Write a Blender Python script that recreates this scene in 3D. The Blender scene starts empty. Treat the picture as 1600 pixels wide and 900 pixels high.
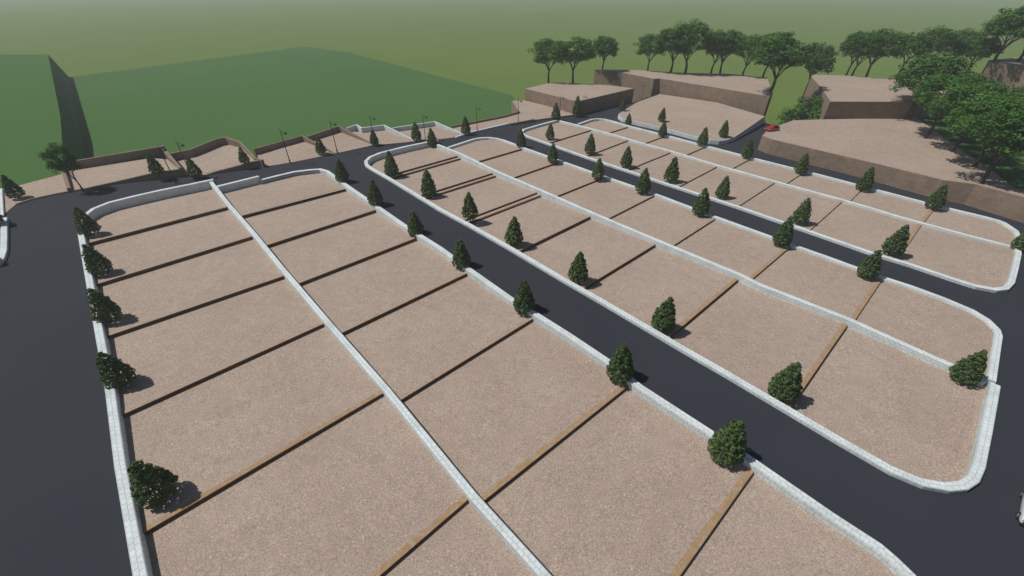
import bpy, bmesh, math, random
from mathutils import Vector, Matrix
from mathutils.geometry import tessellate_polygon
random.seed(7)
scene = bpy.context.scene
col = scene.collection
R = math.radians

# ------------------------------------------------------------------ camera
CAM_H, FPX, PITCH = 36.0, 660.0, R(36.05)
cp, sp = math.cos(PITCH), math.sin(PITCH)
cam_d = bpy.data.cameras.new('camera'); cam = bpy.data.objects.new('camera', cam_d); col.objects.link(cam)
cam.location = (0, 0, CAM_H); cam.rotation_euler = (R(90) - PITCH, 0, 0)
cam_d.sensor_width = 36; cam_d.lens = FPX / 1600 * 36
cam_d.clip_start = 0.5; cam_d.clip_end = 20000
scene.camera = cam

def P(x, y, z=0.0):
    """site survey: a bearing of the photograph -> world point at height z"""
    dx = (x - 800) / FPX; dy = (450 - y) / FPX
    t = (CAM_H - z) / (sp - dy * cp)
    return Vector((t * dx, t * (cp + dy * sp), z))

# ------------------------------------------------------------------ materials
def new_mat(name):
    m = bpy.data.materials.new(name); m.use_nodes = True
    nt = m.node_tree; b = nt.nodes['Principled BSDF']
    b.inputs['Roughness'].default_value = 0.9
    b.inputs['Specular IOR Level'].default_value = 0.2
    return m, nt, b
def nd(nt, t, **kw):
    n = nt.nodes.new(t)
    for k, v in kw.items():
        if k in n.inputs.keys(): n.inputs[k].default_value = v
        else: setattr(n, k, v)
    return n
def ramp(nt, fac, stops):
    r = nt.nodes.new('ShaderNodeValToRGB'); e = r.color_ramp.elements
    while len(e) < len(stops): e.new(0.5)
    for i, (p, c) in enumerate(stops):
        e[i].position = p; e[i].color = (*c, 1) if len(c) == 3 else c
    nt.links.new(fac, r.inputs[0]); return r.outputs[0]
def mix(nt, fac, a, b, mode='MIX'):
    n = nt.nodes.new('ShaderNodeMix'); n.data_type = 'RGBA'; n.blend_type = mode
    for i, v in ((0, fac), (6, a), (7, b)):
        if isinstance(v, (int, float)): n.inputs[i].default_value = v
        elif isinstance(v, tuple): n.inputs[i].default_value = (*v, 1)
        else: nt.links.new(v, n.inputs[i])
    return n.outputs[2]
def noise(nt, vec, scale, detail=3, rough=0.55):
    n = nd(nt, 'ShaderNodeTexNoise', Scale=scale, Detail=detail, Roughness=rough)
    nt.links.new(vec, n.inputs['Vector']); return n.outputs[0]
def pos(nt): return nd(nt, 'ShaderNodeNewGeometry').outputs['Position']
def bump(nt, b, h, strength, dist):
    n = nd(nt, 'ShaderNodeBump', Strength=strength, Distance=dist)
    nt.links.new(h, n.inputs['Height']); nt.links.new(n.outputs[0], b.inputs['Normal'])

def m_gravel():
    m, nt, b = new_mat('gravel'); v = pos(nt)
    big = noise(nt, v, 0.09, 3); mid = noise(nt, v, 0.9, 3, 0.6); fine = noise(nt, v, 7.0, 4, 0.8)
    base = ramp(nt, big, [(0.3, (0.345, 0.274, 0.226)), (0.7, (0.385, 0.312, 0.258))])
    c = mix(nt, 0.35, base, ramp(nt, mid, [(0.25, (0.74, 0.72, 0.70)), (0.75, (1.24, 1.24, 1.24))]), 'MULTIPLY')
    c = mix(nt, 0.8, c, ramp(nt, fine, [(0.34, (0.50, 0.48, 0.46)), (0.66, (1.46, 1.46, 1.45))]), 'MULTIPLY')
    vo = nd(nt, 'ShaderNodeTexVoronoi', Scale=2.6, Randomness=1.0); nt.links.new(v, vo.inputs['Vector'])
    fl = ramp(nt, vo.outputs['Distance'], [(0.10, (1, 1, 1)), (0.22, (0, 0, 0))])
    sel = nd(nt, 'ShaderNodeSeparateColor'); nt.links.new(vo.outputs['Color'], sel.inputs[0])
    pick = ramp(nt, sel.outputs[0], [(0.45, (0, 0, 0)), (0.55, (1, 1, 1))])
    f2 = mix(nt, 1.0, mix(nt, 1.0, fl, pick, 'MULTIPLY'), (0.75, 0.75, 0.75), 'MULTIPLY')
    c = mix(nt, f2, c, (0.60, 0.53, 0.44))
    nt.links.new(c, b.inputs['Base Color']); bump(nt, b, fine, 0.35, 0.05)
    return m
def m_asphalt():
    m, nt, b = new_mat('asphalt'); v = pos(nt)
    big = noise(nt, v, 0.07, 4, 0.6); fine = noise(nt, v, 6, 3, 0.7)
    c = ramp(nt, big, [(0.3, (0.030, 0.034, 0.043)), (0.7, (0.035, 0.039, 0.049))])
    c = mix(nt, 0.6, c, ramp(nt, fine, [(0.3, (0.8, 0.8, 0.8)), (0.7, (1.2, 1.2, 1.2))]), 'MULTIPLY')
    nt.links.new(c, b.inputs['Base Color']); b.inputs['Roughness'].default_value = 0.9; b.inputs['Specular IOR Level'].default_value = 0.12
    bump(nt, b, fine, 0.15, 0.02); return m
def m_block(name, c1, c2, mortar, w, h, msize, blot=0.25, dusty=None):
    m, nt, b = new_mat(name)
    uv = nd(nt, 'ShaderNodeUVMap').outputs[0]
    br = nd(nt, 'ShaderNodeTexBrick', Scale=1.0); br.offset = 0.5
    br.inputs['Color1'].default_value = (*c1, 1); br.inputs['Color2'].default_value = (*c2, 1)
    br.inputs['Mortar'].default_value = (*mortar, 1); br.inputs['Mortar Size'].default_value = msize
    br.inputs['Brick Width'].default_value = w; br.inputs['Row Height'].default_value = h
    br.inputs['Mortar Smooth'].default_value = 0.3; br.inputs['Bias'].default_value = 0.0
    nt.links.new(uv, br.inputs['Vector'])
    v = pos(nt)
    st = noise(nt, v, 0.5, 5, 0.65); fi = noise(nt, v, 7, 3, 0.7)
    c = mix(nt, blot * 2, br.outputs[0], ramp(nt, st, [(0.3, (0.68, 0.68, 0.66)), (0.65, (1.08, 1.08, 1.08))]), 'MULTIPLY')
    c = mix(nt, 0.5, c, ramp(nt, fi, [(0.3, (0.8, 0.8, 0.8)), (0.7, (1.15, 1.15, 1.15))]), 'MULTIPLY')
    if dusty is not None:
        du = noise(nt, v, 2.4, 5, 0.7)
        c = mix(nt, ramp(nt, du, [(dusty - 0.06, (0, 0, 0)), (dusty + 0.1, (1, 1, 1))]), (0.365, 0.292, 0.240), c)
    nt.links.new(c, b.inputs['Base Color']); bump(nt, b, br.outputs['Fac'], -0.5, 0.03)
    return m
def m_grass(name, a, c_):
    m, nt, b = new_mat(name); v = pos(nt)
    big = noise(nt, v, 0.02, 4, 0.6); fine = noise(nt, v, 1.2, 4, 0.7)
    c = ramp(nt, big, [(0.3, a), (0.7, c_)])
    c = mix(nt, 0.5, c, ramp(nt, fine, [(0.3, (0.8, 0.8, 0.8)), (0.7, (1.2, 1.2, 1.2))]), 'MULTIPLY')
    nt.links.new(c, b.inputs['Base Color']); b.inputs['Specular IOR Level'].default_value = 0.0
    return m
def m_leaf(name, dark, light, scale):
    m, nt, b = new_mat(name)
    tc = nd(nt, 'ShaderNodeTexCoord').outputs['Object']
    n = noise(nt, tc, scale, 3, 0.6)
    oi = nd(nt, 'ShaderNodeObjectInfo').outputs['Random']
    c = ramp(nt, n, [(0.3, dark), (0.7, light)])
    c = mix(nt, 0.6, c, ramp(nt, oi, [(0.0, (0.75, 0.8, 0.75)), (1.0, (1.2, 1.15, 1.05))]), 'MULTIPLY')
    nt.links.new(c, b.inputs['Base Color']); b.inputs['Roughness'].default_value = 0.6
    b.inputs['Specular IOR Level'].default_value = 0.25
    tr = nt.nodes.new('ShaderNodeBsdfTranslucent'); ms = nt.nodes.new('ShaderNodeMixShader'); ms.inputs[0].default_value = 0.25
    nt.links.new(c, tr.inputs[0]); nt.links.new(b.outputs[0], ms.inputs[1]); nt.links.new(tr.outputs[0], ms.inputs[2])
    nt.links.new(ms.outputs[0], nt.nodes['Material Output'].inputs[0])
    return m
def m_plain(name, c, rough=0.5, metal=0.0, spec=0.5, coat=0.0):
    m, nt, b = new_mat(name); v = nd(nt, 'ShaderNodeTexCoord').outputs['Object']
    n = noise(nt, v, 6, 3)
    cc = mix(nt, 0.35, c, ramp(nt, n, [(0.3, (0.8, 0.8, 0.8)), (0.7, (1.15, 1.15, 1.15))]), 'MULTIPLY')
    nt.links.new(cc, b.inputs['Base Color'])
    b.inputs['Roughness'].default_value = rough; b.inputs['Metallic'].default_value = metal
    b.inputs['Specular IOR Level'].default_value = spec; b.inputs['Coat Weight'].default_value = coat
    return m
M = dict(
    gravel=m_gravel(), asphalt=m_asphalt(),
    white=m_block('white_block', (0.70, 0.75, 0.76), (0.62, 0.68, 0.69), (0.45, 0.52, 0.54), 0.6, 0.42, 0.04),
    stone=m_block('brown_stone', (0.295, 0.222, 0.165), (0.245, 0.182, 0.135), (0.19, 0.148, 0.115), 1.1, 0.4, 0.04, 0.3),
    darkbrick=m_block('dark_brown_brick', (0.155, 0.080, 0.040), (0.125, 0.064, 0.032), (0.09, 0.05, 0.028), 0.5, 0.2, 0.03),
    ochre=m_block('ochre_brick', (0.41, 0.262, 0.125), (0.36, 0.225, 0.11), (0.29, 0.20, 0.12), 0.45, 0.25, 0.025, 0.2, 0.42),
    dusty=m_block('dusty_ochre_brick', (0.40, 0.262, 0.135), (0.36, 0.235, 0.125), (0.29, 0.20, 0.12), 0.45, 0.25, 0.025, 0.2, 0.54),
    field=m_grass('field_grass', (0.062, 0.134, 0.040), (0.068, 0.143, 0.044)),
    olive=m_grass('olive_grass', (0.114, 0.170, 0.040), (0.126, 0.184, 0.046)),
    cyp=m_leaf('cypress_foliage', (0.044, 0.088, 0.028), (0.130, 0.208, 0.070), 2.2),
    leaf=m_leaf('tree_leaves', (0.024, 0.088, 0.013), (0.100, 0.235, 0.035), 0.5),
    bark=m_plain('bark', (0.075, 0.062, 0.048), 0.9, 0, 0.2),
    black=m_plain('black_metal', (0.012, 0.012, 0.014), 0.45, 0.3),
    lens=m_plain('lamp_glass', (0.45, 0.45, 0.42), 0.25),
    red=m_plain('red_car_paint', (0.33, 0.018, 0.025), 0.3, 0, 0.5, 0.6),
    wpaint=m_plain('white_car_paint', (0.78, 0.78, 0.80), 0.3, 0, 0.5, 0.6),
    glass=m_plain('dark_car_glass', (0.012, 0.014, 0.017), 0.08),
    tyre=m_plain('tyre_rubber', (0.018, 0.018, 0.018), 0.85),
    rim=m_plain('alloy_rim', (0.42, 0.42, 0.43), 0.35, 0.7),
    lampc=m_plain('headlight_glass', (0.6, 0.62, 0.62), 0.15),
    lampr=m_plain('tail_light_red', (0.3, 0.01, 0.01), 0.25),
)

# ------------------------------------------------------------------ object helpers
def tag(o, label=None, cat=None, group=None, kind=None):
    if label: o['label'] = label
    if cat: o['category'] = cat
    if group: o['group'] = group
    if kind: o['kind'] = kind
    return o
def mesh_obj(name, verts, faces, mat, parent=None, uvs=None, smooth=False, loc=None):
    me = bpy.data.meshes.new(name)
    if loc is not None: verts = [Vector(v) - Vector(loc) for v in verts]
    me.from_pydata([tuple(v) for v in verts], [], faces); me.materials.append(mat)
    if uvs:
        ul = me.uv_layers.new(name='UVMap')
        for i, u in enumerate(uvs): ul.data[i].uv = u
    if smooth: me.polygons.foreach_set('use_smooth', [True] * len(me.polygons))
    me.update()
    o = bpy.data.objects.new(name, me); col.objects.link(o)
    if loc is not None: o.location = loc
    if parent: o.parent = parent
    return o
def thing(name, loc, label, cat, group=None, rz=0.0):
    o = bpy.data.objects.new(name, None); col.objects.link(o); o.empty_display_size = 0.3
    o.location = loc; o.rotation_euler = (0, 0, rz); return tag(o, label, cat, group)
def copy_tree(o, parent=None):
    c = o.copy(); col.objects.link(c)
    if parent: c.parent = parent
    for ch in list(o.children): copy_tree(ch, c)
    return c
ORD = ['first', 'second', 'third', 'fourth', 'fifth', 'sixth', 'seventh', 'eighth', 'ninth', 'tenth', 'eleventh', 'twelfth', 'thirteenth', 'fourteenth']

def wall(name, pts, width, zbot, mat, label=None, cat=None, group=None, closed=False, parent=None, kind=None, bevel=0.05):
    """a wall swept along pts (x, y, top z); u runs along it, v round its section"""
    n = len(pts); pts = [Vector(p) for p in pts]
    d = []
    for i in range(n if closed else n - 1):
        e = pts[(i + 1) % n] - pts[i]; e.z = 0; d.append(e.normalized())
    verts = []; prof_v = []
    for i, p in enumerate(pts):
        if closed: a, b = d[i - 1], d[i]
        else: a, b = d[max(i - 1, 0)], d[min(i, n - 2)]
        t = (a + b)
        t = t.normalized() if t.length > 1e-4 else b
        k = 1 / max(0.5, t.dot(b)); nrm = Vector((-t.y, t.x, 0)) * k
        zt = p.z; zb = zbot if not callable(zbot) else zbot(p)
        w = width / 2
        for off, z in ((w, zb), (w, zt - bevel), (w - bevel, zt), (-w + bevel, zt), (-w, zt - bevel), (-w, zb)):
            verts.append(Vector((p.x, p.y, 0)) + nrm * off + Vector((0, 0, z)))
    L = [0.0]
    for i in range(n if closed else n - 1): L.append(L[-1] + (pts[(i + 1) % n] - pts[i]).length)
    faces = []; uvs = []
    for i in range(n if closed else n - 1):
        j = (i + 1) % n
        zt = pts[i].z; zb = zbot if not callable(zbot) else zbot(pts[i]); zt2 = pts[j].z
        vi = [zt - zb, bevel, 0, width, width + bevel, width + (zt - zb)]
        pv = [-(zt - zb), -bevel, 0, width, width + bevel, width + zt - zb]
        for k in range(5):
            faces.append((i * 6 + k, j * 6 + k, j * 6 + k + 1, i * 6 + k + 1))
            uvs += [(L[i], pv[k]), (L[i + 1], pv[k]), (L[i + 1], pv[k + 1]), (L[i], pv[k + 1])]
    if not closed:
        for base, rev in ((0, False), ((n - 1) * 6, True)):
            f = [base + k for k in range(6)]
            if rev: f = f[::-1]
            faces.append(tuple(f))
            uvs += [(verts[q].x + verts[q].y, verts[q].z) for q in f]
    mid = pts[n // 2] if not closed else sum(pts, Vector()) / n
    o = mesh_obj(name, verts, faces, mat, parent, uvs, loc=None if parent else (mid.x, mid.y, 0))
    bm = bmesh.new(); bm.from_mesh(o.data); bmesh.ops.recalc_face_normals(bm, faces=bm.faces); bm.to_mesh(o.data); bm.free()
    return tag(o, label, cat, group, kind or ('thing' if label else None))

def sheet(name, loops, mat, kind='structure', skirt=None):
    """flat-ish polygon (first loop outer, others holes) from 3D points; optional skirt down to z"""
    flat = [[Vector((p[0], p[1], 0)) for p in lp] for lp in loops]
    verts = [Vector(p) for lp in loops for p in lp]
    tris = [tuple(t) for t in tessellate_polygon(flat)]
    out = []
    for a, b, c in tris:
        A, B, C = verts[a], verts[b], verts[c]
        if (B - A).cross(C - A).z < 0: a, c = c, a
        out.append((a, b, c))
    if skirt is not None:
        n = len(loops[0]); base = len(verts)
        verts += [Vector((p[0], p[1], skirt)) for p in loops[0]]
        for i in range(n):
            j = (i + 1) % n; out.append((i, j, base + j, base + i))
    o = mesh_obj(name, verts, out, mat)
    tag(o, kind=kind)
    return o, verts, tris

# ------------------------------------------------------------------ ground of lots
LOTS = []
def lot(poly3, name='gravel_lot'):
    o, v, t = sheet(name, [poly3], M['gravel'])
    LOTS.append((v, t)); return o
def lot_z(x, y):
    for v, tris in LOTS:
        for a, b, c in tris:
            A, B, C = v[a], v[b], v[c]
            den = (B.y - C.y) * (A.x - C.x) + (C.x - B.x) * (A.y - C.y)
            if abs(den) < 1e-9: continue
            u = ((B.y - C.y) * (x - C.x) + (C.x - B.x) * (y - C.y)) / den
            w = ((C.y - A.y) * (x - C.x) + (A.x - C.x) * (y - C.y)) / den
            q = 1 - u - w
            if u > -1e-6 and w > -1e-6 and q > -1e-6: return u * A.z + w * B.z + q * C.z
    return None
def ground_pt(x, y, z=0.0):
    for _ in range(6):
        p = P(x, y, z); zz = lot_z(p.x, p.y)
        if zz is None: break
        z = zz
    return P(x, y, z)

d1 = P(52, -20); d1 = P(60, 5) - P(400, 480); d1.z = 0
DIR1 = Vector(((52 - 800) / FPX, cp + (450 + 32) / FPX * sp, 0)).normalized()     # along the rows, away from the camera
WZ = 0.45                                                                          # top of the white walls

def meet(A, B, line, near):
    """where the line AB crosses the polyline (plan view), the crossing closest to `near`"""
    best = None; d = B - A
    for i in range(len(line) - 1):
        p, q = line[i], line[i + 1]; e = q - p
        den = d.x * e.y - d.y * e.x
        if abs(den) < 1e-6: continue
        r = p - A; t = (r.x * e.y - r.y * e.x) / den; u = (r.x * d.y - r.y * d.x) / den
        if -0.02 <= u <= 1.02:
            pt = A + d * t; dist = (pt.xy - near.xy).length
            if best is None or dist < best[2]: best = (Vector((pt.x, pt.y, A.z)), i + u, dist)
    if best is None or best[2] > 9: return near.copy(), 0.0
    return best[0], best[1]
def between(line, t0, t1, z0, z1):
    """the polyline's own corners between two parameters, heights blended from z0 to z1"""
    ks = [k for k in range(len(line)) if min(t0, t1) + .05 < k < max(t0, t1) - .05]
    if t1 < t0: ks.reverse()
    return [Vector((line[k].x, line[k].y, z0 + (z1 - z0) * (k - t0) / (t1 - t0))) for k in ks]
def row(wl, wr, divs, far_out, near_out, zf, zn, rowname, z_first=None, double=(), ochre_from=3, dstep=None):
    """one row of lots: divs = photo lines of the divider edges (left, right), far -> near"""
    L = []; second = []; par = []; par2 = []
    nd_ = len(divs)
    ZF = [zn + (zf - zn) * (1 - 0.45 * i / (nd_ - 1)) for i in range(nd_)]
    LW, RW = [P(q[0], q[1], WZ) for q in wl], [P(q[0], q[1], WZ) for q in wr]
    for i, (a, b) in enumerate(divs):
        A, B = P(*a, zn), P(*b, zn)
        (A1, ta), (B1, tb) = meet(A, B, LW, A), meet(A, B, RW, B)
        L.append((A1, B1)); par.append((ta, tb))
        if i in double:
            o = DIR1 * -1.25
            (A2, ta), (B2, tb) = meet(A + o, B + o, LW, A + o), meet(A + o, B + o, RW, B + o)
            second.append((A2, B2)); par2.append((ta, tb))
        else:
            second.append((A1, B1)); par2.append((ta, tb))
    def at(p, z): return Vector((p.x, p.y, z))
    # first lot
    fo = [P(*q, WZ) for q in far_out]
    A, B = L[0]
    z0 = zf if z_first is None else z_first
    s1 = ((A + B) / 2).dot(DIR1); s0 = max(p.dot(DIR1) for p in fo)
    poly = [at(p, zn + (z0 - zn) * min(1, max(0, (p.dot(DIR1) - s1) / (s0 - s1)))) for p in fo] + [at(B, zn), at(A, zn)]
    lot(poly)
    for i in range(len(L) - 1):
        A, B = second[i]; C, D = L[i + 1][1], L[i + 1][0]
        up = DIR1 * 0.15
        zf = ZF[i]
        poly = [at(A + up, zf), at(B + up, zf)] + between(RW, par2[i][1], par[i + 1][1], zf, zn) + [at(C, zn), at(D, zn)]
        poly += between(LW, par[i + 1][0], par2[i][0], zn, zf)
        lot(poly)
    zf = ZF[-1]; A, B = second[-1]; no = [P(*q, WZ) for q in near_out]
    s0 = ((A + B) / 2).dot(DIR1); s1 = min(p.dot(DIR1) for p in no)
    poly = [at(A, zf), at(B, zf)] + [at(p, zf + (zn - zf) * min(1, max(0, (s0 - p.dot(DIR1)) / (s0 - s1)))) for p in no]
    lot(poly)
    for i, (A, B) in enumerate(L):
        zf = ZF[i]; w = 0.55
        off = DIR1 * (w / 2)
        lab = 'low brown divider in the %s, %s from the far end' % (rowname, ORD[i])
        g = 'brick dividers between the gravel lots'
        if i in double:
            zm = (zf + zn) / 2 - 0.02
            o = wall('divider_wall', [at(A + off, zn - 0.02), at(B + off, zn - 0.02)], w, zf - 0.4, M['darkbrick'],
                     'two-stepped' + lab[3:], 'wall', g, bevel=0.005)
            A2, B2 = second[i]
            lot([at(A, zm - 0.01), at(B, zm - 0.01), at(B2 + DIR1 * 0.3, zm - 0.01), at(A2 + DIR1 * 0.3, zm - 0.01)], 'gravel_ledge')
            c2 = wall('lower_step', [at(A2 + DIR1 * 0.2, zm + 0.01) - o.location, at(B2 + DIR1 * 0.2, zm + 0.01) - o.location],
                      0.4, zf - 0.4, M['darkbrick'], parent=o, bevel=0.02)
        else:
            o = wall('divider_wall', [at(A + off, zn - 0.02), at(B + off, zn - 0.02)], w, zf - 0.4, M['darkbrick'], lab, 'wall', g, bevel=0.005)
        wall('coping', [at(A + off, zn + 0.035) - o.location, at(B + off, zn + 0.035) - o.location], w - 0.006, zn - 0.018,
             M['ochre'] if i >= ochre_from else M['dusty'], parent=o, bevel=0.02)
    return L

def px(pts, z=WZ): return [P(q[0], q[1], q[2] if len(q) > 2 else z) for q in pts]

# --- outlines of the three blocks, as the photo shows their wall tops
W1 = [(275, 1290), (250, 1100), (219, 900), (187, 725), (172, 612), (151, 500), (141.5, 450), (126, 365), (125.5, 350), (131, 337, .5), (145, 326, .55), (170, 316, .6), (210, 306, .65), (250, 297, .7), (300, 287, .7), (333, 280, .7)]
W2 = [(329, 283), (358, 320), (398, 366), (441, 419), (512, 502.5), (606, 610), (740, 775), (853, 900), (1010, 1080), (1164, 1270)]
W3 = [(339, 291, .9), (404, 275, .9)]
W4 = [(405, 281.5, .12), (430, 275, .14), (460, 268, .16), (485, 265, .2), (500, 264, .24), (511, 267, .3), (525, 277, .4), (541, 289), (576, 313), (632, 352), (689, 388), (730, 418), (802, 469), (832, 487), (889, 523), (953, 566), (1000, 604), (1112, 677), (1176, 720), (1300, 806), (1375, 855), (1397, 874), (1424, 900), (1445, 930), (1452, 965), (1440, 1010), (1400, 1080), (1330, 1190), (1280, 1270)]
W5 = [(683, 219), (668, 221.5), (632, 229), (594, 238.5), (578, 245), (571.5, 251.5), (573, 257.5), (581, 263), (606, 277), (643.6, 299.5), (689, 327), (736, 352), (798, 387), (885, 438), (940, 469), (1000, 504), (1070, 545), (1140, 585), (1232, 639), (1315, 688), (1394, 733), (1442, 753), (1480, 760), (1506, 757.5), (1522, 747), (1531, 727), (1543, 670), (1554, 612), (1556, 600)]
W6 = [(1550, 594), (1561, 523), (1558, 514), (1543, 499), (1520, 485), (1475, 466), (1425, 447.5), (1380, 433), (1337, 417.5), (1292, 401), (1235, 381), (1200, 368), (1120, 339), (1080, 324), (1022, 302), (940, 274), (870, 249), (818, 230.5), (788, 219), (776, 216), (764, 214.6), (752, 215), (740, 217), (700, 230)]
W7 = [(684, 225.5), (720, 240), (778, 268), (846, 297), (928, 333), (1030, 376), (1158, 429), (1190, 445), (1327, 498), (1458, 557), (1490, 571), (1542, 595)]
W8 = [(872, 187), (866, 188.5), (845, 194), (818, 202), (815.5, 206), (820, 211), (840, 218), (920, 246), (1000, 272.5), (1040, 286), (1100, 305), (1154, 322.5), (1240, 352), (1330, 383), (1360, 393.5), (1425, 413), (1487, 434), (1525, 446), (1555, 451.5), (1572, 449.5), (1581, 440), (1587, 418), (1592, 395), (1591, 388)]
W9 = [(1590, 385), (1592, 369), (1588, 360), (1570, 348), (1560, 344), (1537, 338), (1472, 322.5), (1446, 316), (1354, 292), (1280, 272.5), (1254, 266), (1174, 246), (1102, 227), (1039, 210.5), (985, 197), (970, 192.5), (955, 188.3), (945, 186), (935, 185.2), (925, 186), (903, 193.5)]
W10 = [(875, 188.3), (952, 208), (1010, 225), (1040, 233), (1124, 258.5), (1212, 283), (1320, 312.5), (1360, 324), (1407, 338.5), (1450, 350), (1512, 367), (1587, 386)]
gW = 'white block walls round the gravel lots'
T = 0.85
wall('boundary_wall', px(W1), T, -2.6, M['white'], 'white block wall with curved corner between the left road and the front block', 'wall', gW)
wall('boundary_wall', px(W2), 0.72, -2.6, M['white'], 'straight white block wall splitting the front block of lots lengthwise', 'wall', gW)
wall('boundary_wall', px(W3), T, -2.6, M['white'], 'short raised white wall stub at the front block\'s head, right of the dividing wall', 'wall', gW)
wall('boundary_wall', px(W4), T, -2.6, M['white'], 'long white block wall on the right side of the front block, along the nearest lane', 'wall', gW)
wall('boundary_wall', px(W5), T, -2.6, M['white'], 'long white block wall round the near row of the middle block with rounded ends', 'wall', gW)
wall('boundary_wall', px(W6), .76, -2.6, M['white'], 'white block wall round the far row of the middle block, beside the farther lane', 'wall', gW)
wall('boundary_wall', px(W7), .7, -2.6, M['white'], 'tall-faced white block wall splitting the middle block lengthwise', 'wall', gW)
wall('boundary_wall', px(W8), .74, -2.6, M['white'], 'white block wall round the near row of the back block of lots', 'wall', gW)
wall('boundary_wall', px(W9), .68, -2.6, M['white'], 'white block wall round the far row of the back block, below the brown terraces', 'wall', gW)
wall('boundary_wall', px(W10), .62, -2.6, M['white'], 'thin white block wall splitting the back block of lots lengthwise', 'wall', gW)

row(W1, W2, [((141, 379), (357, 323)), ((150, 444.5), (395, 369)), ((169, 525), (444, 431)), ((192, 648), (510, 504)), ((228, 831), (601, 613)), ((262, 1185), (735, 778))],
    [(126, 362), (128, 345), (135, 333), (150, 324), (175, 315), (210, 306), (250, 297), (300, 287), (331, 281)],
    [(1164, 1270), (275, 1290)], -0.85, -0.25, 'left row of the front block', z_first=-1.2, ochre_from=4)
row(W2, W4, [((382, 336), (539, 292)), ((421, 382), (590, 327)), ((472, 441), (655, 370)), ((537, 519), (732, 426)), ((630, 623), (836, 496)), ((766, 775), (982, 603)), ((967, 1035), (1178, 737))],
    [(333, 283), (341, 290), (404, 275), (430, 274), (460, 268), (485, 265), (500, 264), (511, 267), (525, 277), (541, 290)],
    [(1300, 806), (1375, 855), (1397, 874), (1424, 900), (1445, 930), (1452, 965), (1440, 1010), (1400, 1080), (1280, 1270), (1164, 1270), (1010, 1080)],
    -0.8, -0.2, 'right row of the front block', z_first=-0.8, ochre_from=5)
row(W5, W7, [((621, 270), (717, 243)), ((675, 300), (776, 268.5)), ((746, 336), (844, 299)), ((818, 389), (926, 336.5)), ((914, 449), (1029, 379)), ((1052, 522), (1158, 433)), ((1238, 633), (1327, 504))],
    [(606, 277), (581, 263), (573, 257), (571, 252), (578, 245), (594, 238), (632, 229), (668, 221), (684, 224)],
    [(1458, 557), (1548, 596), (1556, 602), (1543, 670), (1531, 727), (1522, 747), (1506, 757), (1480, 760), (1442, 753), (1394, 733), (1315, 688)],
    -1.0, -0.3, 'near row of the middle block', z_first=-1.0, double=(0, 1, 2), ochre_from=5)
row(W7, W6, [((751, 251), (818, 231.5)), ((808, 275.5), (873, 253)), ((875, 304.5), (941, 278)), ((956, 339), (1021, 306)), ((1055, 382), (1118, 341.5)), ((1178, 434), (1236, 384.5)), ((1336, 500.5), (1378, 437.5))],
    [(720, 240), (684, 225), (700, 230), (740, 217), (752, 215), (764, 214.6), (776, 216), (788, 219)],
    [(1425, 447.5), (1475, 466), (1520, 485), (1543, 499), (1558, 514), (1561, 523), (1550, 594), (1458, 557)],
    -0.2, 0.2, 'far row of the middle block', ochre_from=5)
row(W8, W10, [((862, 222), (924, 203)), ((928, 239.5), (982, 219)), ((984, 264), (1048, 238)), ((1063, 290.5), (1123, 259)), ((1156, 321), (1212, 284.5)), ((1267, 358.5), (1317, 314)), ((1406, 401), (1440, 351.5))],
    [(840, 218), (820, 211), (815.5, 206), (818, 202), (845, 194), (866, 188.5), (875, 188), (900, 194)],
    [(1450, 350), (1512, 367), (1587, 386), (1592, 395), (1587, 418), (1581, 440), (1572, 449.5), (1555, 451.5), (1525, 446), (1487, 434), (1425, 413)],
    -0.2, 0.12, 'near row of the back block', ochre_from=6)
row(W10, W9, [((953, 207), (982, 198)), ((1009, 223.5), (1040, 212)), ((1073, 242), (1100, 230)), ((1146, 262.5), (1172, 248.5)), ((1229, 287), (1257, 268.5)), ((1329, 314), (1346, 296.5)), ((1444, 347), (1460, 326.5))],
    [(903, 194), (925, 186), (935, 185.2), (945, 186), (955, 188.3), (970, 192.5)],
    [(1472, 322.5), (1537, 338), (1560, 344), (1570, 348), (1588, 360), (1592, 369), (1590, 385), (1512, 367), (1450, 350)],
    -0.2, 0.12, 'far row of the back block', ochre_from=6)

# --- road sheet with the blocks cut out
road_edge = [(132, 297), (175, 288.5), (237, 281.5), (283, 277), (295, 275), (322, 274), (345, 269), (412, 261), (462, 252), (525, 239.5), (575, 229), (637, 222.5), (667, 220.5), (710, 215), (735, 207), (794, 193.5), (835, 187.5), (898, 179.5), (901, 180), (928, 173.5), (965, 165.5), (995, 159), (1010, 152), (1030, 150), (1193, 184), (1199, 195), (1196, 212), (1215, 226), (1360, 262), (1500, 298), (1640, 335), (1900, 420)]
outer = [Vector((-160, -25, 0)), P(-330, 430)] + px([(-60, 352), (3, 338), (25, 319.5), (50, 311.5), (75, 306), (105, 300.5)] + road_edge, 0) + [Vector((190, -25, 0))]
def hole(*ws):
    pts = []
    for w in ws: pts += px([(q[0], q[1]) for q in w], WZ)
    return [Vector((p.x, p.y, 0)) for p in pts]
sheet('road', [outer, hole(W1, W3, W4), hole(W5, W6), hole(W8, W9)], M['asphalt'], skirt=-14)

# --- block across the left road
wall('boundary_wall', px([(-90, 432), (-30, 421), (-8, 414), (1, 404), (5, 392), (6, 370), (6, 340)]), T, -1, M['white'], 'white block wall end at the left edge across the left road', 'wall', gW)
lot(px([(-95, 432), (-30, 421), (-8, 414), (1, 404), (5, 392), (6, 340), (-60, 347), (-140, 362)], 0.2))
wall('boundary_wall', px([(1, 337), (0, 318), (-1, 295)]), T, -1, M['white'], 'white block wall running away at the left edge beside the leftmost conical shrub', 'wall', gW)

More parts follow.
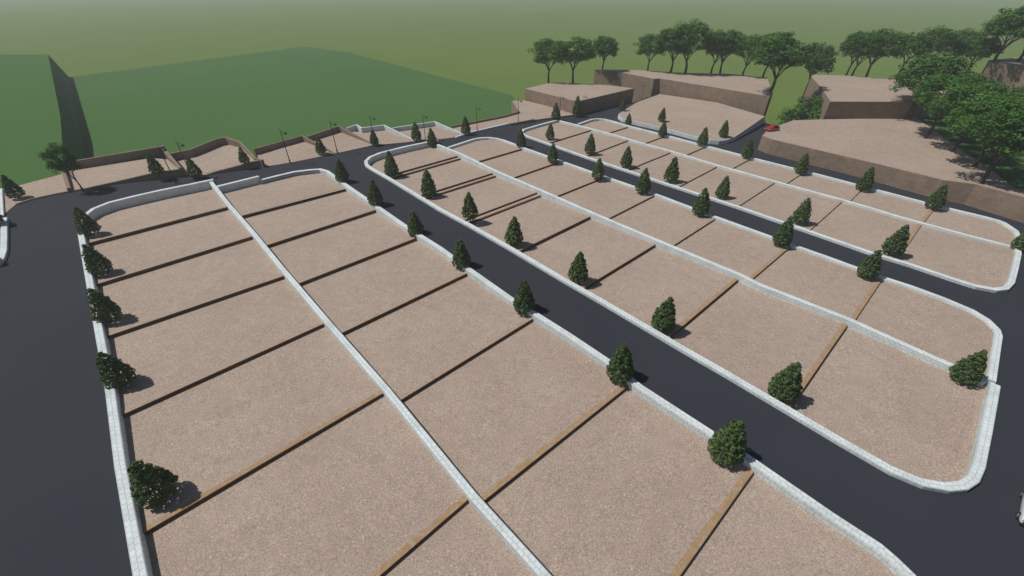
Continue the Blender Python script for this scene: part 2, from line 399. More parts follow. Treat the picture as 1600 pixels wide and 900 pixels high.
# --- perimeter plots, upper left
gS = 'brown walls of the plots along the upper road'
lot(px([(2, 338), (25, 319), (50, 311), (75, 305.5), (105, 300), (110, 297), (97, 272), (32, 289), (0, 296)], 0.08))
plot1 = [(108, 298.5, .1), (132, 295, .2), (175, 285, .35), (237, 272, 1.4), (280, 265, 1.7), (262, 249, 1.6), (236, 247, 1.5), (117, 266, .15), (98, 268, .1)]
lot(px(plot1))
wall('retaining_wall', px([(25, 318, .25), (50, 310, .25), (75, 304.5, .25), (105, 298.5, .25), (135, 293.5, .35), (175, 284.5, .5), (237, 270, 1.5), (281, 263.5, 1.85)]), 0.5, -1, M['stone'], 'brown stone front wall rising to the right beside the upper road, under the broadleaf tree', 'wall', gS)
wall('retaining_wall', px([(96, 258, 1.2), (107, 294, .9)]), 0.7, -1, M['stone'], 'short brown partition wall beside the trunk of the lone broadleaf tree', 'wall', gS)
wall('retaining_wall', px([(104, 253, 2.0), (180, 240.5, 2.8), (256, 227.5, 3.5)]), 0.5, -9, M['stone'], 'leftmost long brown stone back wall against the green field', 'wall', gS)
wall('retaining_wall', px([(256, 233, 2.9), (281, 262, 1.9)]), 0.7, -1, M['stone'], 'brown partition wall between the two leftmost conical shrubs behind the upper road', 'wall', gS)
plot2 = [(289, 273, .15), (322, 273, .2), (350, 265, .6), (400, 253, 1.3), (411, 250, 1.4), (396, 245, 1.3), (372, 226, 1.2), (350, 224, 1.0), (310, 238, .6), (272, 247, .3), (262, 248, .3)]
lot(px(plot2))
wall('retaining_wall', px([(322, 271, .3), (350, 264, .75), (400, 251, 1.55), (411, 249, 1.7)]), 0.5, -1, M['stone'], 'brown stone front wall rising beside the upper road below the small conical shrub', 'wall', gS)
wall('retaining_wall', px([(260, 240.5, 2.2), (296, 233.5, 2.4), (337, 217, 2.8), (352, 214, 2.9), (375, 221.5, 2.7), (398, 246, 1.9), (409, 250, 1.75)]), 0.5, -9, M['stone'], 'brown stone wall with a peaked corner behind the second plot from the left', 'wall', gS)
lot(px([(408, 261.5, .1), (462, 252.5, .1), (525, 239.5, .1), (498, 229, .5), (474, 215, .5), (400, 236, .5)]))
wall('retaining_wall', px([(396, 232.5, 1.9), (472, 211.5, 2.0), (500, 226.5, 1.2), (522, 238.5, .25)]), 0.45, -9, M['stone'], 'brown stone wall folding down to the road behind the third plot from the left', 'wall', gS)
lot(px([(525, 239.5, .1), (575, 228.5, .1), (585, 226, .1), (531, 204, .5), (497, 217, .5), (480, 221, .5)]))
wall('retaining_wall', px([(480, 213, 1.9), (529, 196.5, 2.1), (582, 224.5, .3)]), 0.45, -9, M['stone'], 'brown stone wall with a sharp corner left of the first white topped wall', 'wall', gS)
lot(px([(583, 227, .1), (637, 222, .1), (648, 220, .1), (598, 202.5, .5), (567, 206, .5), (548, 206, .5), (546, 208, .5)]))
wall('retaining_wall', px([(542, 199.5, 1.8), (557, 194.5, 1.9), (565, 199.5, 1.8), (600, 195, 1.9), (648, 219, .3)]), 0.45, -9, M['white'], 'white topped zigzag wall behind the upper road', 'wall', gS)
lot(px([(645, 221.5, .1), (667, 220, .1), (710, 214.5, .1), (722, 210, .2), (678, 196.5, .5), (624, 203.5, .5), (615, 203, .5)]))
wall('retaining_wall', px([(614, 199.5, 1.6), (679, 189.5, 1.8), (725, 209.5, .35)]), 0.45, -9, M['white'], 'white topped cornered wall behind the second lamp from its left', 'wall', gS)
wall('boundary_wall', px([(712, 213.5, .4), (735, 206, .4), (794, 192.5, .5)]), 0.6, -1, M['white'], 'low white kerb wall along the narrow gravel strip by the upper road', 'wall', gW)
lot(px([(712, 214, .2), (735, 206.5, .2), (794, 193, .3), (835, 187, .3), (898, 179, .3), (900, 176, .3), (818, 156.5, .6), (800, 157.5, .6), (811, 175, .4), (787, 182, .4), (707, 197, .3)]))
wall('retaining_wall', px([(706, 196.5, .9), (787, 180.5, 1.0), (811, 174, 1.0), (800, 157.5, 1.0)]), 0.4, -9, M['stone'], 'low thin brown wall between the green field and the narrow gravel strip', 'wall', gS)
wall('retaining_wall', px([(796, 193, .6), (834, 186, .8), (836, 187, .4), (896, 179, .5)]), 0.4, -1, M['stone'], 'low dark brown kerb wall below the first brown terrace', 'wall', gS)

# --- terraces, upper right
gT = 'tall brown terrace retaining walls'
def terrace(top, zb, label, gz=-0.015, wd=0.3):
    pts = px(top)
    wall('retaining_wall', pts, wd, zb, M['stone'], label, 'wall', gT, closed=True)
    lot([Vector((p.x, p.y, p.z - gz)) for p in pts], 'gravel_terrace')
terrace([(821, 138.5, 4.2), (860, 129.5, 4.3), (882, 129, 4.35), (950, 133, 4.4), (990, 138, 4.4), (902, 158.5, 4.35)], -14, 'brown stone retaining wall round the leftmost terrace under two broadleaf trees')
terrace([(931, 108.5, 5.9), (974, 113.8, 5.9), (1022, 123, 5.9), (1031, 122.5, 5.9), (1120, 137, 5.9), (1202, 150.5, 5.9), (1207, 146, 5.9), (1199, 121.5, 5.9), (1140, 115.5, 5.9), (1072, 114, 5.9), (984, 109, 5.9)], -14, 'long brown stone retaining wall with a stepped front below the row of trees')
m_top = [(995, 160, .9), (968, 177, 1.0), (966.5, 180.5, 1.0), (972, 184.5, 1.05), (984, 187.5, 1.1), (1000, 191, 1.1), (1036, 199, 1.1), (1092, 214, 1.1), (1110, 218, 1.1), (1124, 219.5, 1.1), (1136, 218, 1.1), (1147, 213.5, 1.2), (1170, 198, 1.8), (1194, 181.5, 2.5)]
wall('boundary_wall', [Vector((p.x, p.y, p.z - .02)) for p in px(m_top[1:])], 0.3, -1, M['white'], 'pale wall along the curved front of the open terrace with two small shrubs', 'wall', gW)
wall('retaining_wall', [Vector((p.x, p.y, p.z - .02)) for p in px([(1031, 147, 1.2)] + m_top[:2])], 0.3, -1, M['stone'], 'low brown wall on the left side of the open terrace, facing the leftmost terrace', 'wall', gT)
lot([Vector((p.x, p.y, p.z + .01)) for p in px(m_top + [(1120, 160, 1.5), (1031, 147, 1.2)])], 'gravel_terrace')
terrace([(1192, 212, 3.6), (1208, 218, 3.6), (1320, 244, 3.6), (1380, 258, 3.65), (1474, 281, 3.8), (1526, 288, 4.1), (1600, 308, 4.2), (1700, 335, 4.2), (1760, 330, 3.8), (1650, 308, 3.7), (1584, 293, 3.7), (1551, 268, 3.7), (1520, 246, 3.7), (1476, 216, 3.7), (1432, 184, 3.6), (1400, 184.5, 3.6), (1288, 186.5, 3.6), (1240, 188, 3.6), (1200, 202.5, 3.6)], -14, 'brown stone retaining wall of the big right terrace carrying the red car')
terrace([(1298, 158.5, 8.2), (1425, 159, 8.2), (1520, 150, 8.2), (1560, 138, 8.2), (1540, 132, 8.2), (1500, 128, 8.2), (1405, 123.5, 8.2), (1380, 123, 8.2), (1320, 118, 8.2), (1270, 117, 8.2), (1268, 120, 8.2), (1285, 138, 8.2)], -14, 'brown stone retaining wall of the upper terrace with a dark front, behind the red car')
terrace([(1549, 99, 13.2), (1600, 103, 13.2), (1740, 122, 13.2), (1760, 92, 13.2), (1600, 89, 13.2), (1546, 94, 13.2)], -14, 'brown stone wall of the topmost terrace at the right edge behind the trees')

# --- fields, banks and far terrain
topA = [(75, 85), (94, 180), (98, 230), (99, 262)]
botA = []
pa = px(topA, -0.05)
zA = [-12.5, -9, -7.5, -7]
pb = [Vector((p.x + o_, p.y, z)) for p, z, o_ in zip(pa, zA, (5, 2.5, 2, 2))]
vs = pa + pb; n = len(pa)
tag(mesh_obj('grass_bank', vs, [(i, i + 1, n + i + 1, n + i) for i in range(n - 1)], M['field']), kind='structure')
sheet('grass_field', [pa + px([(97, 272), (32, 290), (-10, 298), (-60, 340), (-500, 460), (-900, 300), (-900, 100), (-300, 88)], -0.05)], M['field'], skirt=-14)
b_pts = [p.copy() for p in pb] + [Vector((-85, 88, -7)), Vector((-50, 108, -7)), Vector((0, 140, -7)), Vector((8, 165, -8)), P(800, 149, -9), P(545, 82, -12.6), P(475, 73, -12.6)]
sheet('grass_field', [b_pts], M['field'], skirt=-14.5)
g_pts = px([(1430, 184), (1476, 217), (1520, 247), (1551, 269), (1584, 294), (1650, 309), (1760, 331), (1900, 330), (1900, 160), (1600, 150), (1500, 158)], 3.4)
sheet('grass_field', [g_pts], M['field'], skirt=-14)
n = 96; vs = [Vector((0, 0, -14))] + [Vector((6000 * math.cos(2 * math.pi * i / n), 6000 * math.sin(2 * math.pi * i / n), -14)) for i in range(n)]
tag(mesh_obj('terrain', vs, [(0, i + 1, (i + 1) % n + 1) for i in range(n)], M['olive']), kind='structure')

# ------------------------------------------------------------------ plants
def tube(verts, faces, path, radii, seg=8):
    prev = None
    for i, p in enumerate(path):
        d = (path[min(i + 1, len(path) - 1)] - path[max(i - 1, 0)]).normalized()
        a = d.orthogonal().normalized() if prev is None else (prev - d * prev.dot(d)).normalized()
        prev = a; b = d.cross(a); base = len(verts)
        for k in range(seg):
            t = 2 * math.pi * k / seg
            verts.append(p + (a * math.cos(t) + b * math.sin(t)) * radii[i])
        if i:
            for k in range(seg):
                faces.append((base - seg + k, base - seg + (k + 1) % seg, base + (k + 1) % seg, base + k))
    faces.append(tuple(len(verts) - seg + k for k in range(seg)))

def leaf(verts, faces, c, d, n_, L, W):
    """a folded leaf of four corners along d"""
    s = d.cross(n_)
    if s.length < 1e-4: s = d.orthogonal()
    s.normalize(); b = len(verts)
    verts += [c, c + d * L * 0.5 + s * W * 0.5 + n_ * L * 0.06, c + d * L, c + d * L * 0.5 - s * W * 0.5 + n_ * L * 0.06]
    faces.append((b, b + 1, b + 2, b + 3))

def rv(): 
    while True:
        v = Vector((random.uniform(-1, 1), random.uniform(-1, 1), random.uniform(-1, 1)))
        if 0.05 < v.length < 1: return v.normalized()

def cypress_mesh(seed):
    random.seed(seed); vs, fs = [], []
    H0, H1, RM = 0.45, 5.0, 1.42
    lean = Vector((random.uniform(-.1, .1), random.uniform(-.1, .1), 0))
    tiers = 11
    for t in range(tiers):
        f = t / (tiers - 1); z = H0 + 0.25 + (H1 - H0 - 0.3) * f ** 0.95
        r = RM * (1 - f) ** 0.72 * (0.80 + 0.2 * min(1, f * 6)) + 0.06
        n = max(4, int(2 * math.pi * r / 0.47))
        for ring, rr in ((0, 1.0), (1, 0.62)):
            nn = n if ring == 0 else max(3, n // 2)
            for k in range(nn):
                a = 2 * math.pi * (k + random.uniform(-.35, .35)) / nn + t * 1.1
                rad = r * rr * random.uniform(0.88, 1.06) * (1.04 if t % 2 else 0.95)
                c = Vector((rad * math.cos(a), rad * math.sin(a), z + random.uniform(-.14, .14))) + lean * f
                out = Vector((math.cos(a), math.sin(a), random.uniform(-.05, .45))).normalized()
                if f > 0.9: out = (out + Vector((0, 0, 1.2))).normalized()
                s = random.uniform(0.8, 1.2)
                # a plump tuft: a small rounded knob of leaves
                kr = 0.21 * s
                for q in range(20):
                    d = (out * 0.55 + rv()).normalized()
                    tg = (out * -0.3 + rv()); tg = (tg - d * tg.dot(d)).normalized()
                    L = random.uniform(.20, .30) * s
                    leaf(vs, fs, c + d * kr - tg * L * .5, tg, d, L, L * .72)
                for q in range(4):
                    d = (out * 0.7 + rv()).normalized()
                    leaf(vs, fs, c + d * kr * .6, d, rv(), 0.24 * s, 0.12 * s)
    for q in range(14):
        d = (Vector((0, 0, 1)) + rv() * 0.45).normalized()
        leaf(vs, fs, Vector((0, 0, H1 - 0.25)) + lean, d, rv(), 0.4, 0.15)
    me = bpy.data.meshes.new('cypress_crown'); me.from_pydata([tuple(v) for v in vs], [], fs); me.materials.append(M['cyp']); me.update()
    vs, fs = [], []
    tube(vs, fs, [Vector((0, 0, -0.8)), Vector((0.01, 0, 0.2)), Vector((0, .02, 0.9)), Vector((0, 0, 3.4)) + lean * .6], [0.11, 0.085, 0.075, 0.02])
    mt = bpy.data.meshes.new('cypress_trunk'); mt.from_pydata([tuple(v) for v in vs], [], fs); mt.materials.append(M['bark']); mt.update()
    return me, mt
CYP = [cypress_mesh(s) for s in (11, 23, 37, 51)]
gC = 'conical evergreen shrubs planted along the walls'
protos = []
def cypress(x, y, label, z=0.0, scale=1.0, wid=1.0, world=None):
    p = ground_pt(x, y, z) if world is None else world
    k = random.randrange(4)
    o = None
    for kk, pr in protos:
        if kk == k: o = copy_tree(pr)
    if o is None:
        o = thing('conical_shrub', (0, 0, 0), label, 'shrub', gC)
        for nm, me in (('crown', CYP[k][0]), ('trunk', CYP[k][1])):
            c = bpy.data.objects.new(nm, me); col.objects.link(c); c.parent = o
        protos.append((k, o))
    s = scale * random.uniform(0.94, 1.01)
    o.location = p; o.rotation_euler = (0, 0, random.uniform(0, 6.28)); o.scale = (s * wid, s * wid, s)
    o['label'] = label
    return o
random.seed(3)
rows_c = [
 ('conical shrub inside the front block\'s left wall, %s from the far end', [(145, 368, 1.06), (163, 428, 1), (176, 501, 1.0), (195, 600, 1.0), (255, 776, 1.0)]),
 ('conical shrub along the front block\'s lane wall, %s from the far end', [(536, 284, 1), (588, 320, 1), (651, 370, 1), (722, 418, 1), (819, 487, 1.02), (966, 591, 1.0), (1128, 714, 1.03)]),
 ('conical shrub in the middle block\'s near row, %s from the far end', [(613, 275, 1.1), (671, 306, 1.12), (735, 342, 1), (803, 383, 1.05), (902, 440, 1), (1033, 514, 1.0), (1218, 620, .98)]),
 ('conical shrub on the middle block\'s far wall, %s from the far end', [(814, 230, .95), (863, 254, .9), (933, 280, .95), (1003, 302, 1.08), (1092, 336, 1.02), (1218, 383, .98), (1350, 433, .92)]),
 ('conical shrub in the back block\'s near row, %s from the far end', [(859, 218, .85), (921, 240, .98), (977, 261, 1.0), (1047, 284, 1.05), (1126, 309, .9), (1247, 349, .95), (1390, 397, 1)]),
 ('conical shrub on the back block\'s far wall, %s from the far end', [(981, 196, .7), (1034, 213, .82), (1096, 228, .95), (1165, 247, .95), (1249, 271, .9), (1346, 298, 1), (1455, 326, .95)]),
 ('conical shrub along the upper perimeter road, %s from the left', [(30, 310, 1.0), (248, 272, .95), (308, 278, .95), (384, 256, .75), (503, 241, .85), (586, 227, .82), (651, 220, 1.0), (728, 210, .95), (868, 188, 1.05)]),
]
for lab, lst in rows_c:
    for i, (x, y, s) in enumerate(lst):
        l = lab % ORD[i]
        cypress(x, y, l, 0.1, s)
cypress(1500, 595, 'broad conical shrub at the right end of the middle block\'s dividing wall', 0, .92, 1.0)
cypress(1590, 391, 'conical shrub cut by the right edge at the end of the back block', 0, .9)
cypress(676, 229, 'conical shrub at the head of the middle block dividing wall', 0, .95)
cypress(901, 181, 'slim conical shrub in front of the corner of the leftmost terrace', 0.3, 1.15, .9)
cypress(972, 173, 'faint conical shrub at the left tip of the open terrace', 1.0, .8)
cypress(1033, 190, 'left of the two small conical shrubs on the open terrace', 1.0, .82)
cypress(1129, 214, 'right of the two small conical shrubs on the open terrace', 1.0, .85)
cypress(-7, 352, 'conical shrub cut by the left edge, upper one behind the short white wall', 0.2, 1)
cypress(-24, 412, 'conical shrub beyond the left edge, lower one behind the short white wall', 0.2, 1)

def tree_mesh(seed, H=14.0, Rr=6.0):
    random.seed(seed); vs, fs = [], []
    fork = H * random.uniform(0.22, 0.28)
    base = [Vector((0, 0, -1.5)), Vector((0, 0, 0)), Vector((random.uniform(-.2, .2), random.uniform(-.2, .2), fork * 0.6)), Vector((random.uniform(-.3, .3), random.uniform(-.3, .3), fork))]
    tube(vs, fs, base, [0.40, 0.34, 0.26, 0.24], 9)
    tips = []
    nl = 5
    for i in range(nl):
        a = 2 * math.pi * (i + random.uniform(-.25, .25)) / nl; out = Vector((math.cos(a), math.sin(a), 0))
        rr = Rr * random.uniform(.35, .6)
        p1 = base[-1] + out * rr * 0.35 + Vector((0, 0, H * .14)); p2 = base[-1] + out * rr + Vector((0, 0, H * random.uniform(.3, .4)))
        p3 = p2 + out * rr * .35 + Vector((0, 0, H * .15))
        tube(vs, fs, [base[-1] - Vector((0, 0, .2)), p1, p2, p3], [0.17, 0.13, 0.08, 0.03], 6)
        tips += [p2, p3]
        for s in (-1, 1):
            a2 = a + s * random.uniform(.5, .9); o2 = Vector((math.cos(a2), math.sin(a2), 0))
            q1 = p1 + o2 * Rr * .3 + Vector((0, 0, H * .12)); q2 = q1 + o2 * Rr * .25 + Vector((0, 0, H * .1))
            tube(vs, fs, [p1, q1, q2], [0.08, 0.055, 0.025], 5); tips += [q1, q2]
    mt = bpy.data.meshes.new('tree_trunk'); mt.from_pydata([tuple(v) for v in vs], [], fs); mt.materials.append(M['bark'])
    mt.polygons.foreach_set('use_smooth', [True] * len(mt.polygons)); mt.update()
    vs, fs = [], []
    C0 = Vector((0, 0, H * .655)); RX, RZ = Rr * 1.06, H * .345
    cl = []
    for i in range(84):
        d = rv()
        if d.z < -0.5 and math.hypot(d.x, d.y) < .75: d.z *= -0.6; d.normalize()
        k = random.uniform(.45, 1.0) ** .6
        wob = 0.86 + 0.16 * math.sin(3 * math.atan2(d.y, d.x) + seed)
        c = C0 + Vector((d.x * RX * k * wob, d.y * RX * k * wob, d.z * RZ * k))
        if d.z < .1: c.z += RZ * .1
        cl.append((c, random.uniform(.75, 1.45) * Rr / 6))
    for p in tips: cl.append((p + Vector((0, 0, .3)), random.uniform(.7, 1.1)))
    for c, r in cl:
        n = int(72 * (r / 1.2) ** 1.6)
        for q in range(n):
            d = rv(); k = random.uniform(.3, 1) ** .5
            p = c + Vector((d.x * r * k, d.y * r * k, d.z * r * k * .7))
            nrm = (d + Vector((0, 0, .8)) + rv() * .7).normalized()
            ld = (rv() - Vector((0, 0, .3))); ld = (ld - nrm * ld.dot(nrm)).normalized()
            s = random.uniform(.35, .62)
            leaf(vs, fs, p, ld, nrm, s, s * .62)
    me = bpy.data.meshes.new('tree_crown'); me.from_pydata([tuple(v) for v in vs], [], fs); me.materials.append(M['leaf']); me.update()
    return me, mt
TREES = [tree_mesh(s, 14, r) for s, r in ((5, 6.0), (9, 6.6), (17, 5.6), (29, 6.4))]
gB = 'broadleaf trees on and behind the terraces'
tprotos = {}
def tree(x, y, z, h, label, wid=1.0, k=None, at=None):
    p = P(x, y, z) if at is None else Vector(at); k = random.randrange(4) if k is None else k
    if k in tprotos: o = copy_tree(tprotos[k])
    else:
        o = thing('broadleaf_tree', (0, 0, 0), label, 'tree', gB)
        for nm, me in (('crown', TREES[k][0]), ('trunk', TREES[k][1])):
            c = bpy.data.objects.new(nm, me); col.objects.link(c); c.parent = o
        tprotos[k] = o
    s = h / 14; wid *= 1.25; o.location = p; o.scale = (s * wid, s * wid, s); o.rotation_euler = (0, 0, random.uniform(0, 6.28)); o['label'] = label
    return o
random.seed(12)
for a in [
 (857, 127, 4.2, 14.4, 'leftmost broadleaf tree at the back edge of the leftmost terrace', .95),
 (895, 127, 4.3, 15, 'broadleaf tree at the back of the leftmost terrace, second from the left', 1.0),
 (941, 110, 5.7, 12.5, 'broadleaf tree above the dark left end of the long stepped wall', 1.0),
 (1012, 110, 5.8, 13, 'leftmost broadleaf tree of the row on the long stepped terrace', .95),
 (1048, 112, 5.8, 16, 'second tree from the left in the row on the long stepped terrace', 1),
 (1071, 113.5, 5.8, 17.5, 'tallest tree of the row on the long stepped terrace', 1.02),
 (1111, 114, 5.8, 14.5, 'fourth tree from the left on the long stepped terrace', .9),
 (1125, 114.5, 5.8, 15, 'fifth tree from the left on the long stepped terrace', .95),
 (1192, 120, 5.8, 14.5, 'slim trunked tree right behind the big tree at the terrace end', .9),
 (1160, 118, 5.8, 13.5, 'sixth tree from the left on the long stepped terrace, half merged with the big tree', .95),
 (1203, 145, 5.8, 17.2, 'big spreading tree at the right end of the long stepped terrace', 1.12),
 (1257, 146, -2, 18.5, 'thin leaning tree in the grassy gap between the terraces', .72),
 (1322, 117.5, 8, 13.8, 'left of three close trees behind the upper right terrace', .8),
 (1331, 118, 8, 13.6, 'middle of three close trees behind the upper right terrace', .9),
 (1354, 119, 8, 14.5, 'right of three close trees behind the upper right terrace', 1.0),
 (1404, 116, 8, 13.2, 'hazy tree behind the upper terrace, left of the crowded right trees', 1.0),
 (1440, 113, 8, 14.2, 'tree in the dark back row right of the upper terrace', 1.0),
 (1478, 112, 8, 13.6, 'tree in the back row just left of the topmost terrace', 1.0),
 (1508, 118, 8, 12.5, 'low tree half hidden below the topmost terrace', 1.0),
 (1420, 187, 3.5, 17, 'spreading tree at the dark corner where two right terraces meet', 1.06),
 (1449, 212, 3.5, 15, 'tree on the right terrace edge, next to the spreading corner tree', .95),
 (1487, 238, 3.5, 15, 'tree in the middle of the right terrace edge row', .92),
 (1520, 262, 3.5, 14.6, 'tree with dark forked trunk on the right terrace edge', .95),
 (1533, 285, 3.8, 14.8, 'nearest tree with tilted bare trunk above the blotched wall', .98),
 (1552, 99, 13, 16.5, 'large dark tree on the topmost terrace', 1.1),
 (1590, 97, 13, 17, 'tree on the topmost terrace cut by the right edge', 1.1),
 (1578, 190, 3.4, 9.5, 'tree behind the nearest trees at the right edge', .85),
 (1600, 235, 3.4, 13, 'tree cut by the right edge beside the green slope', .9),
]: tree(*a)
tree(0, 0, 0, 21.5, 'bushy tree in the grassy gap just left of the dark fronted upper terrace', .75, 2, at=(92.5, 138.5, -14))
# slender lone tree on the left
random.seed(4)
t = tree(131.5, 298.5, 0, 9.9, 'lone slender broadleaf tree at the left beside the upper road', .49, 3)
t.rotation_euler = (R(-4), R(-7), 0.3)

# ------------------------------------------------------------------ street lamps
def ring(vs, fs, prof, seg=14, axis=Vector((0, 0, 0))):
    base = len(vs)
    for r, z in prof:
        for k in range(seg):
            a = 2 * math.pi * k / seg; vs.append(axis + Vector((r * math.cos(a), r * math.sin(a), z)))
    for i in range(len(prof) - 1):
        for k in range(seg):
            fs.append((base + i * seg + k, base + i * seg + (k + 1) % seg, base + (i + 1) * seg + (k + 1) % seg, base + (i + 1) * seg + k))
    fs.append(tuple(base + k for k in range(seg))[::-1]); fs.append(tuple(base + (len(prof) - 1) * seg + k for k in range(seg)))
lampproto = None
def lamp(x, y, label, h=8.0, rz=0.0, z=0.0):
    global lampproto
    p = P(x, y, z)
    if lampproto is None:
        o = thing('street_lamp', p, label, 'street lamp', 'black street lamps along the upper road')
        vs, fs = [], []
        ring(vs, fs, [(.24, -.6), (.24, .12), (.17, .18), (.15, .9), (.10, 1.0), (.085, 4), (.065, 7.2), (.05, 7.3), (.045, 7.75), (.008, 8.1)])
        mesh_obj('pole', vs, fs, M['black'], o, smooth=False)
        vs, fs = [], []
        tube(vs, fs, [Vector((0, 0, 7.0)), Vector((.3, 0, 7.35)), Vector((.7, 0, 7.42)), Vector((1.0, 0, 7.3))], [.035, .035, .035, .03])
        tube(vs, fs, [Vector((0, 0, 7.35)), Vector((-.25, 0, 7.42)), Vector((-.4, 0, 7.3))], [.025, .022, .015])
        mesh_obj('arm', vs, fs, M['black'], o)
        vs, fs = [], []
        ring(vs, fs, [(.42, 6.88), (.40, 6.98), (.25, 7.16), (.1, 7.28), (.05, 7.36)], 16, Vector((1.0, 0, 0)))
        hd = mesh_obj('lamp_head', vs, fs, M['black'], o)
        vs, fs = [], []
        ring(vs, fs, [(.1, 6.74), (.22, 6.8), (.28, 6.875)], 14, Vector((1.0, 0, 0)))
        mesh_obj('lamp_glass', vs, fs, M['lens'], hd)
        lampproto = o
    else:
        o = copy_tree(lampproto); o['label'] = label
    o.location = p; o.rotation_euler = (0, 0, rz); s = h / 8; o.scale = (s, s, s)
lamps = [((131, 300), 7.8, 'beside the lone slender tree'), ((275, 286), 8.3, 'between the two left conical shrubs, behind the front block wall'), ((301, 277), 8.2, 'just left of the second left conical shrub, against the green field'),
 ((454, 256), 8.3, 'left of the shrub on the third plot'), ((527.5, 239.5), 8.2, 'at the corner between two brown walled plots'), ((586, 226), 7.6, 'rising behind the shrub by the white zigzag wall'),
 ((665, 219.5), 7.0, 'in front of the white topped corner wall'), ((746, 206), 7.2, 'by the low white kerb, standing out on the green field'), ((809.6, 191), 7.0, 'by the narrow gravel strip left of the leftmost terrace'),
 ((874, 187), 7.3, 'in front of the left face of the leftmost terrace'), ((910, 180), 6.2, 'at the near corner of the leftmost terrace, beside the slim shrub'), ((1001, 161), 6.4, 'in front of the long stepped terrace wall')]
for (q, h, l) in lamps: lamp(*q, 'slim black street lamp ' + l, h, random.uniform(-.15, .15), 0.0)

# ------------------------------------------------------------------ cars
def car(loc, rz, paint, label, s=1.0):
    o = thing('parked_car', loc, label, 'car', None, rz); o.scale = (s, s, s)
    st = [(-2.15, .70, .45, .74, .80, .60), (-2.08, .80, .32, .84, .93, .68), (-1.75, .86, .27, .92, 1.12, .66), (-1.15, .88, .26, .94, 1.40, .60), (-.35, .88, .26, .93, 1.47, .60), (.25, .88, .26, .91, 1.43, .60),
          (.95, .87, .26, .88, .97, .70), (1.55, .85, .27, .80, .86, .72), (1.98, .79, .32, .69, .73, .62), (2.13, .68, .42, .58, .63, .50)]
    vs, fs = [], []
    for x, w, zb, zs, zt, wt in st:
        for yy, zz in ((w * .93, zb), (w, zb + .2), (w * .985, zs - .08), (w * .95, zs), (wt, zt - .03), (wt * .8, zt), (0, zt + .025), (-wt * .8, zt), (-wt, zt - .03), (-w * .95, zs), (-w * .985, zs - .08), (-w, zb + .2), (-w * .93, zb)):
            vs.append(Vector((x, yy, zz)))
    k = 13
    for i in range(len(st) - 1):
        for j in range(k): fs.append((i * k + j, i * k + (j + 1) % k, (i + 1) * k + (j + 1) % k, (i + 1) * k + j))
    fs.append(tuple(range(k))); fs.append(tuple((len(st) - 1) * k + j for j in range(k))[::-1])
    b = mesh_obj('body', vs, fs, paint, o, smooth=True)
    def V(i, j): return vs[i * k + j]
    def pane(name, q, out, gap=.06):
        c = sum(q, Vector()) / 4; qq = [p.lerp(c, gap) + out * .012 for p in q]
        mesh_obj(name, qq + [p - out * .03 for p in qq], [(0, 1, 2, 3), (7, 6, 5, 4), (0, 4, 5, 1), (1, 5, 6, 2), (2, 6, 7, 3), (3, 7, 4, 0)], M['glass'], o)
    for sgn, a, c in ((1, 3, 4), (-1, 9, 8)):
        out = Vector((0, sgn * .9, .4))
        for i0, i1 in ((3, 4), (4, 5)): pane('side_window', [V(i0, a), V(i1, a), V(i1, c), V(i0, c)], out)
        pane('side_window', [V(5, a), V(5, a).lerp(V(6, a), .6), V(5, c).lerp(V(6, c), .35), V(5, c)], out)
        pane('side_window', [V(2, a), V(3, a), V(3, c), V(2, a).lerp(V(2, c), .7)], out)
    pane('windscreen', [V(5, 4), V(6, 4), V(6, 8), V(5, 8)], Vector((.55, 0, .8)), .08)
    pane('rear_window', [V(2, 4), V(3, 4), V(3, 8), V(2, 8)], Vector((-.5, 0, .85)), .1)
    for sx in (1.32, -1.32):
        for sy in (1, -1):
            wv, wf = [], []
            ring(wv, wf, [(.20, -.1), (.30, -.1), (.325, -.07), (.325, .07), (.30, .1), (.20, .1)], 20)
            rot = Matrix.Rotation(R(90), 4, 'X'); wv = [rot @ v for v in wv]
            w = mesh_obj('wheel', wv, wf, M['tyre'], o); w.location = (sx, sy * .80, .325)
            wv, wf = [], []
            ring(wv, wf, [(.19, -.105), (.2, -.06), (.2, .06), (.19, .105)], 16); ring(wv, wf, [(.05, -.115), (.05, .115)], 10)
            mesh_obj('rim', [rot @ v for v in wv], wf, M['rim'], w)
    def lens(name, c, sz, mt):
        vv = [Vector((c[0] + a * sz[0], c[1] + b_ * sz[1], c[2] + d * sz[2])) for a in (-1, 1) for b_ in (-1, 1) for d in (-1, 1)]
        mesh_obj(name, vv, [(0, 1, 3, 2), (4, 6, 7, 5), (0, 4, 5, 1), (2, 3, 7, 6), (0, 2, 6, 4), (1, 5, 7, 3)], mt, o)
    for sy in (1, -1):
        lens('headlight', (1.99, sy * .58, .655), (.06, .12, .05), M['lampc']); lens('tail_light', (-2.09, sy * .66, .8), (.05, .09, .07), M['lampr'])
        mv, mf = [], []
        tube(mv, mf, [Vector((.62, sy * .84, .95)), Vector((.60, sy * .95, 1.0)), Vector((.60, sy * 1.05, 1.0))], [.03, .075, .06], 8)
        mesh_obj('wing_mirror', mv, mf, paint, o)
    return o
car(P(1205, 204.5, 3.5), R(205), M['red'], 'small red car parked at the left tip of the big brown terrace', 1.0)
a_, b_ = P(1596, 768), P(1587, 818)
d = (a_ - b_).normalized(); rgt = Vector((d.y, -d.x, 0))
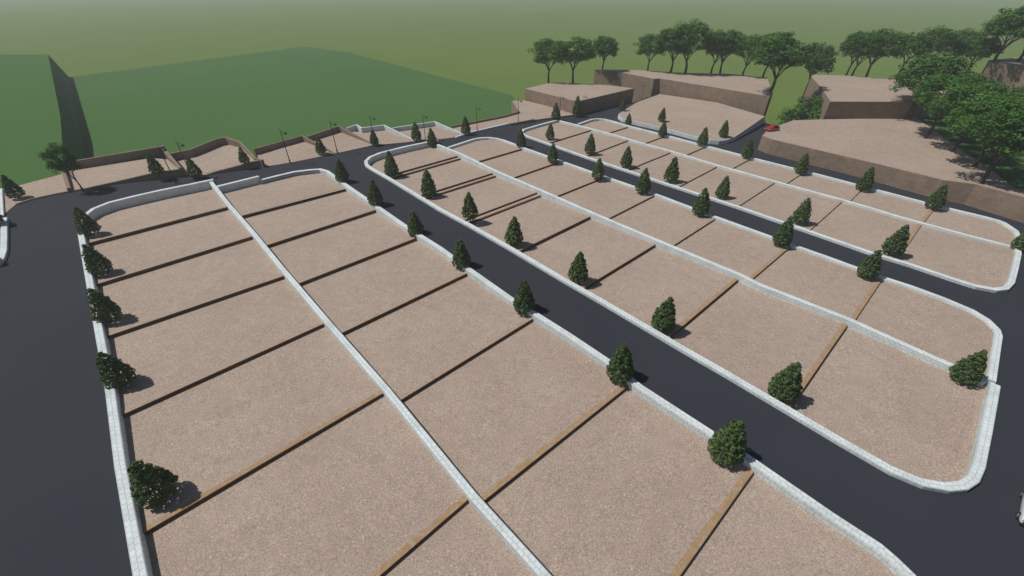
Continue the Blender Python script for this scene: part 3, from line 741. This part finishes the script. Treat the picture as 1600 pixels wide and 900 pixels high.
car((a_ + b_) / 2 + rgt * .82, math.atan2(d.y, d.x), M['wpaint'], 'white car cut off by the right edge on the main road', 1.02)

# ------------------------------------------------------------------ air, sky, sun
hz = 4500
vs = [Vector((x, y, z)) for x in (-hz * 1.5, hz * 1.5) for y in (-hz * 1.5, hz * 1.5) for z in (-16, 41)]
h = mesh_obj('haze', vs, [(0, 1, 3, 2), (4, 6, 7, 5), (0, 4, 5, 1), (2, 3, 7, 6), (0, 2, 6, 4), (1, 5, 7, 3)], bpy.data.materials.new('haze'))
tag(h, kind='stuff'); hm = h.data.materials[0]; hm.use_nodes = True
nt = hm.node_tree; nt.nodes.clear()
out = nt.nodes.new('ShaderNodeOutputMaterial'); pv = nt.nodes.new('ShaderNodeVolumePrincipled')
pv.inputs['Color'].default_value = (0.87, 0.91, 0.97, 1); pv.inputs['Density'].default_value = 0.0004; pv.inputs['Anisotropy'].default_value = 0.1
nt.links.new(pv.outputs[0], out.inputs['Volume'])

EL = R(57); SUN = Vector((-1, 0.06, 0)).normalized() * math.cos(EL) + Vector((0, 0, math.sin(EL)))
sd = bpy.data.lights.new('sun', 'SUN'); so = bpy.data.objects.new('sun', sd); col.objects.link(so)
sd.energy = 3.6; sd.angle = R(0.6); sd.color = (1.0, 0.955, 0.89)
so.rotation_euler = SUN.to_track_quat('Z', 'Y').to_euler(); so.location = (-60, 0, 120)
w = bpy.data.worlds.new('World'); scene.world = w; w.use_nodes = True
nt = w.node_tree; bg = nt.nodes['Background']
sky = nt.nodes.new('ShaderNodeTexSky'); sky.sky_type = 'NISHITA'; sky.sun_disc = False
sky.sun_elevation = EL; sky.sun_rotation = math.atan2(SUN.x, SUN.y)
nt.links.new(sky.outputs[0], bg.inputs[0]); bg.inputs[1].default_value = 0.047
vs_ = scene.view_settings; vs_.view_transform = 'Standard'; vs_.look = 'None'; vs_.exposure = 0.0; vs_.gamma = 1.0; vs_.use_curve_mapping = False
scene.cycles.use_denoising = True
scene.cycles.volume_bounces = 2
scene.cycles.max_bounces = 6
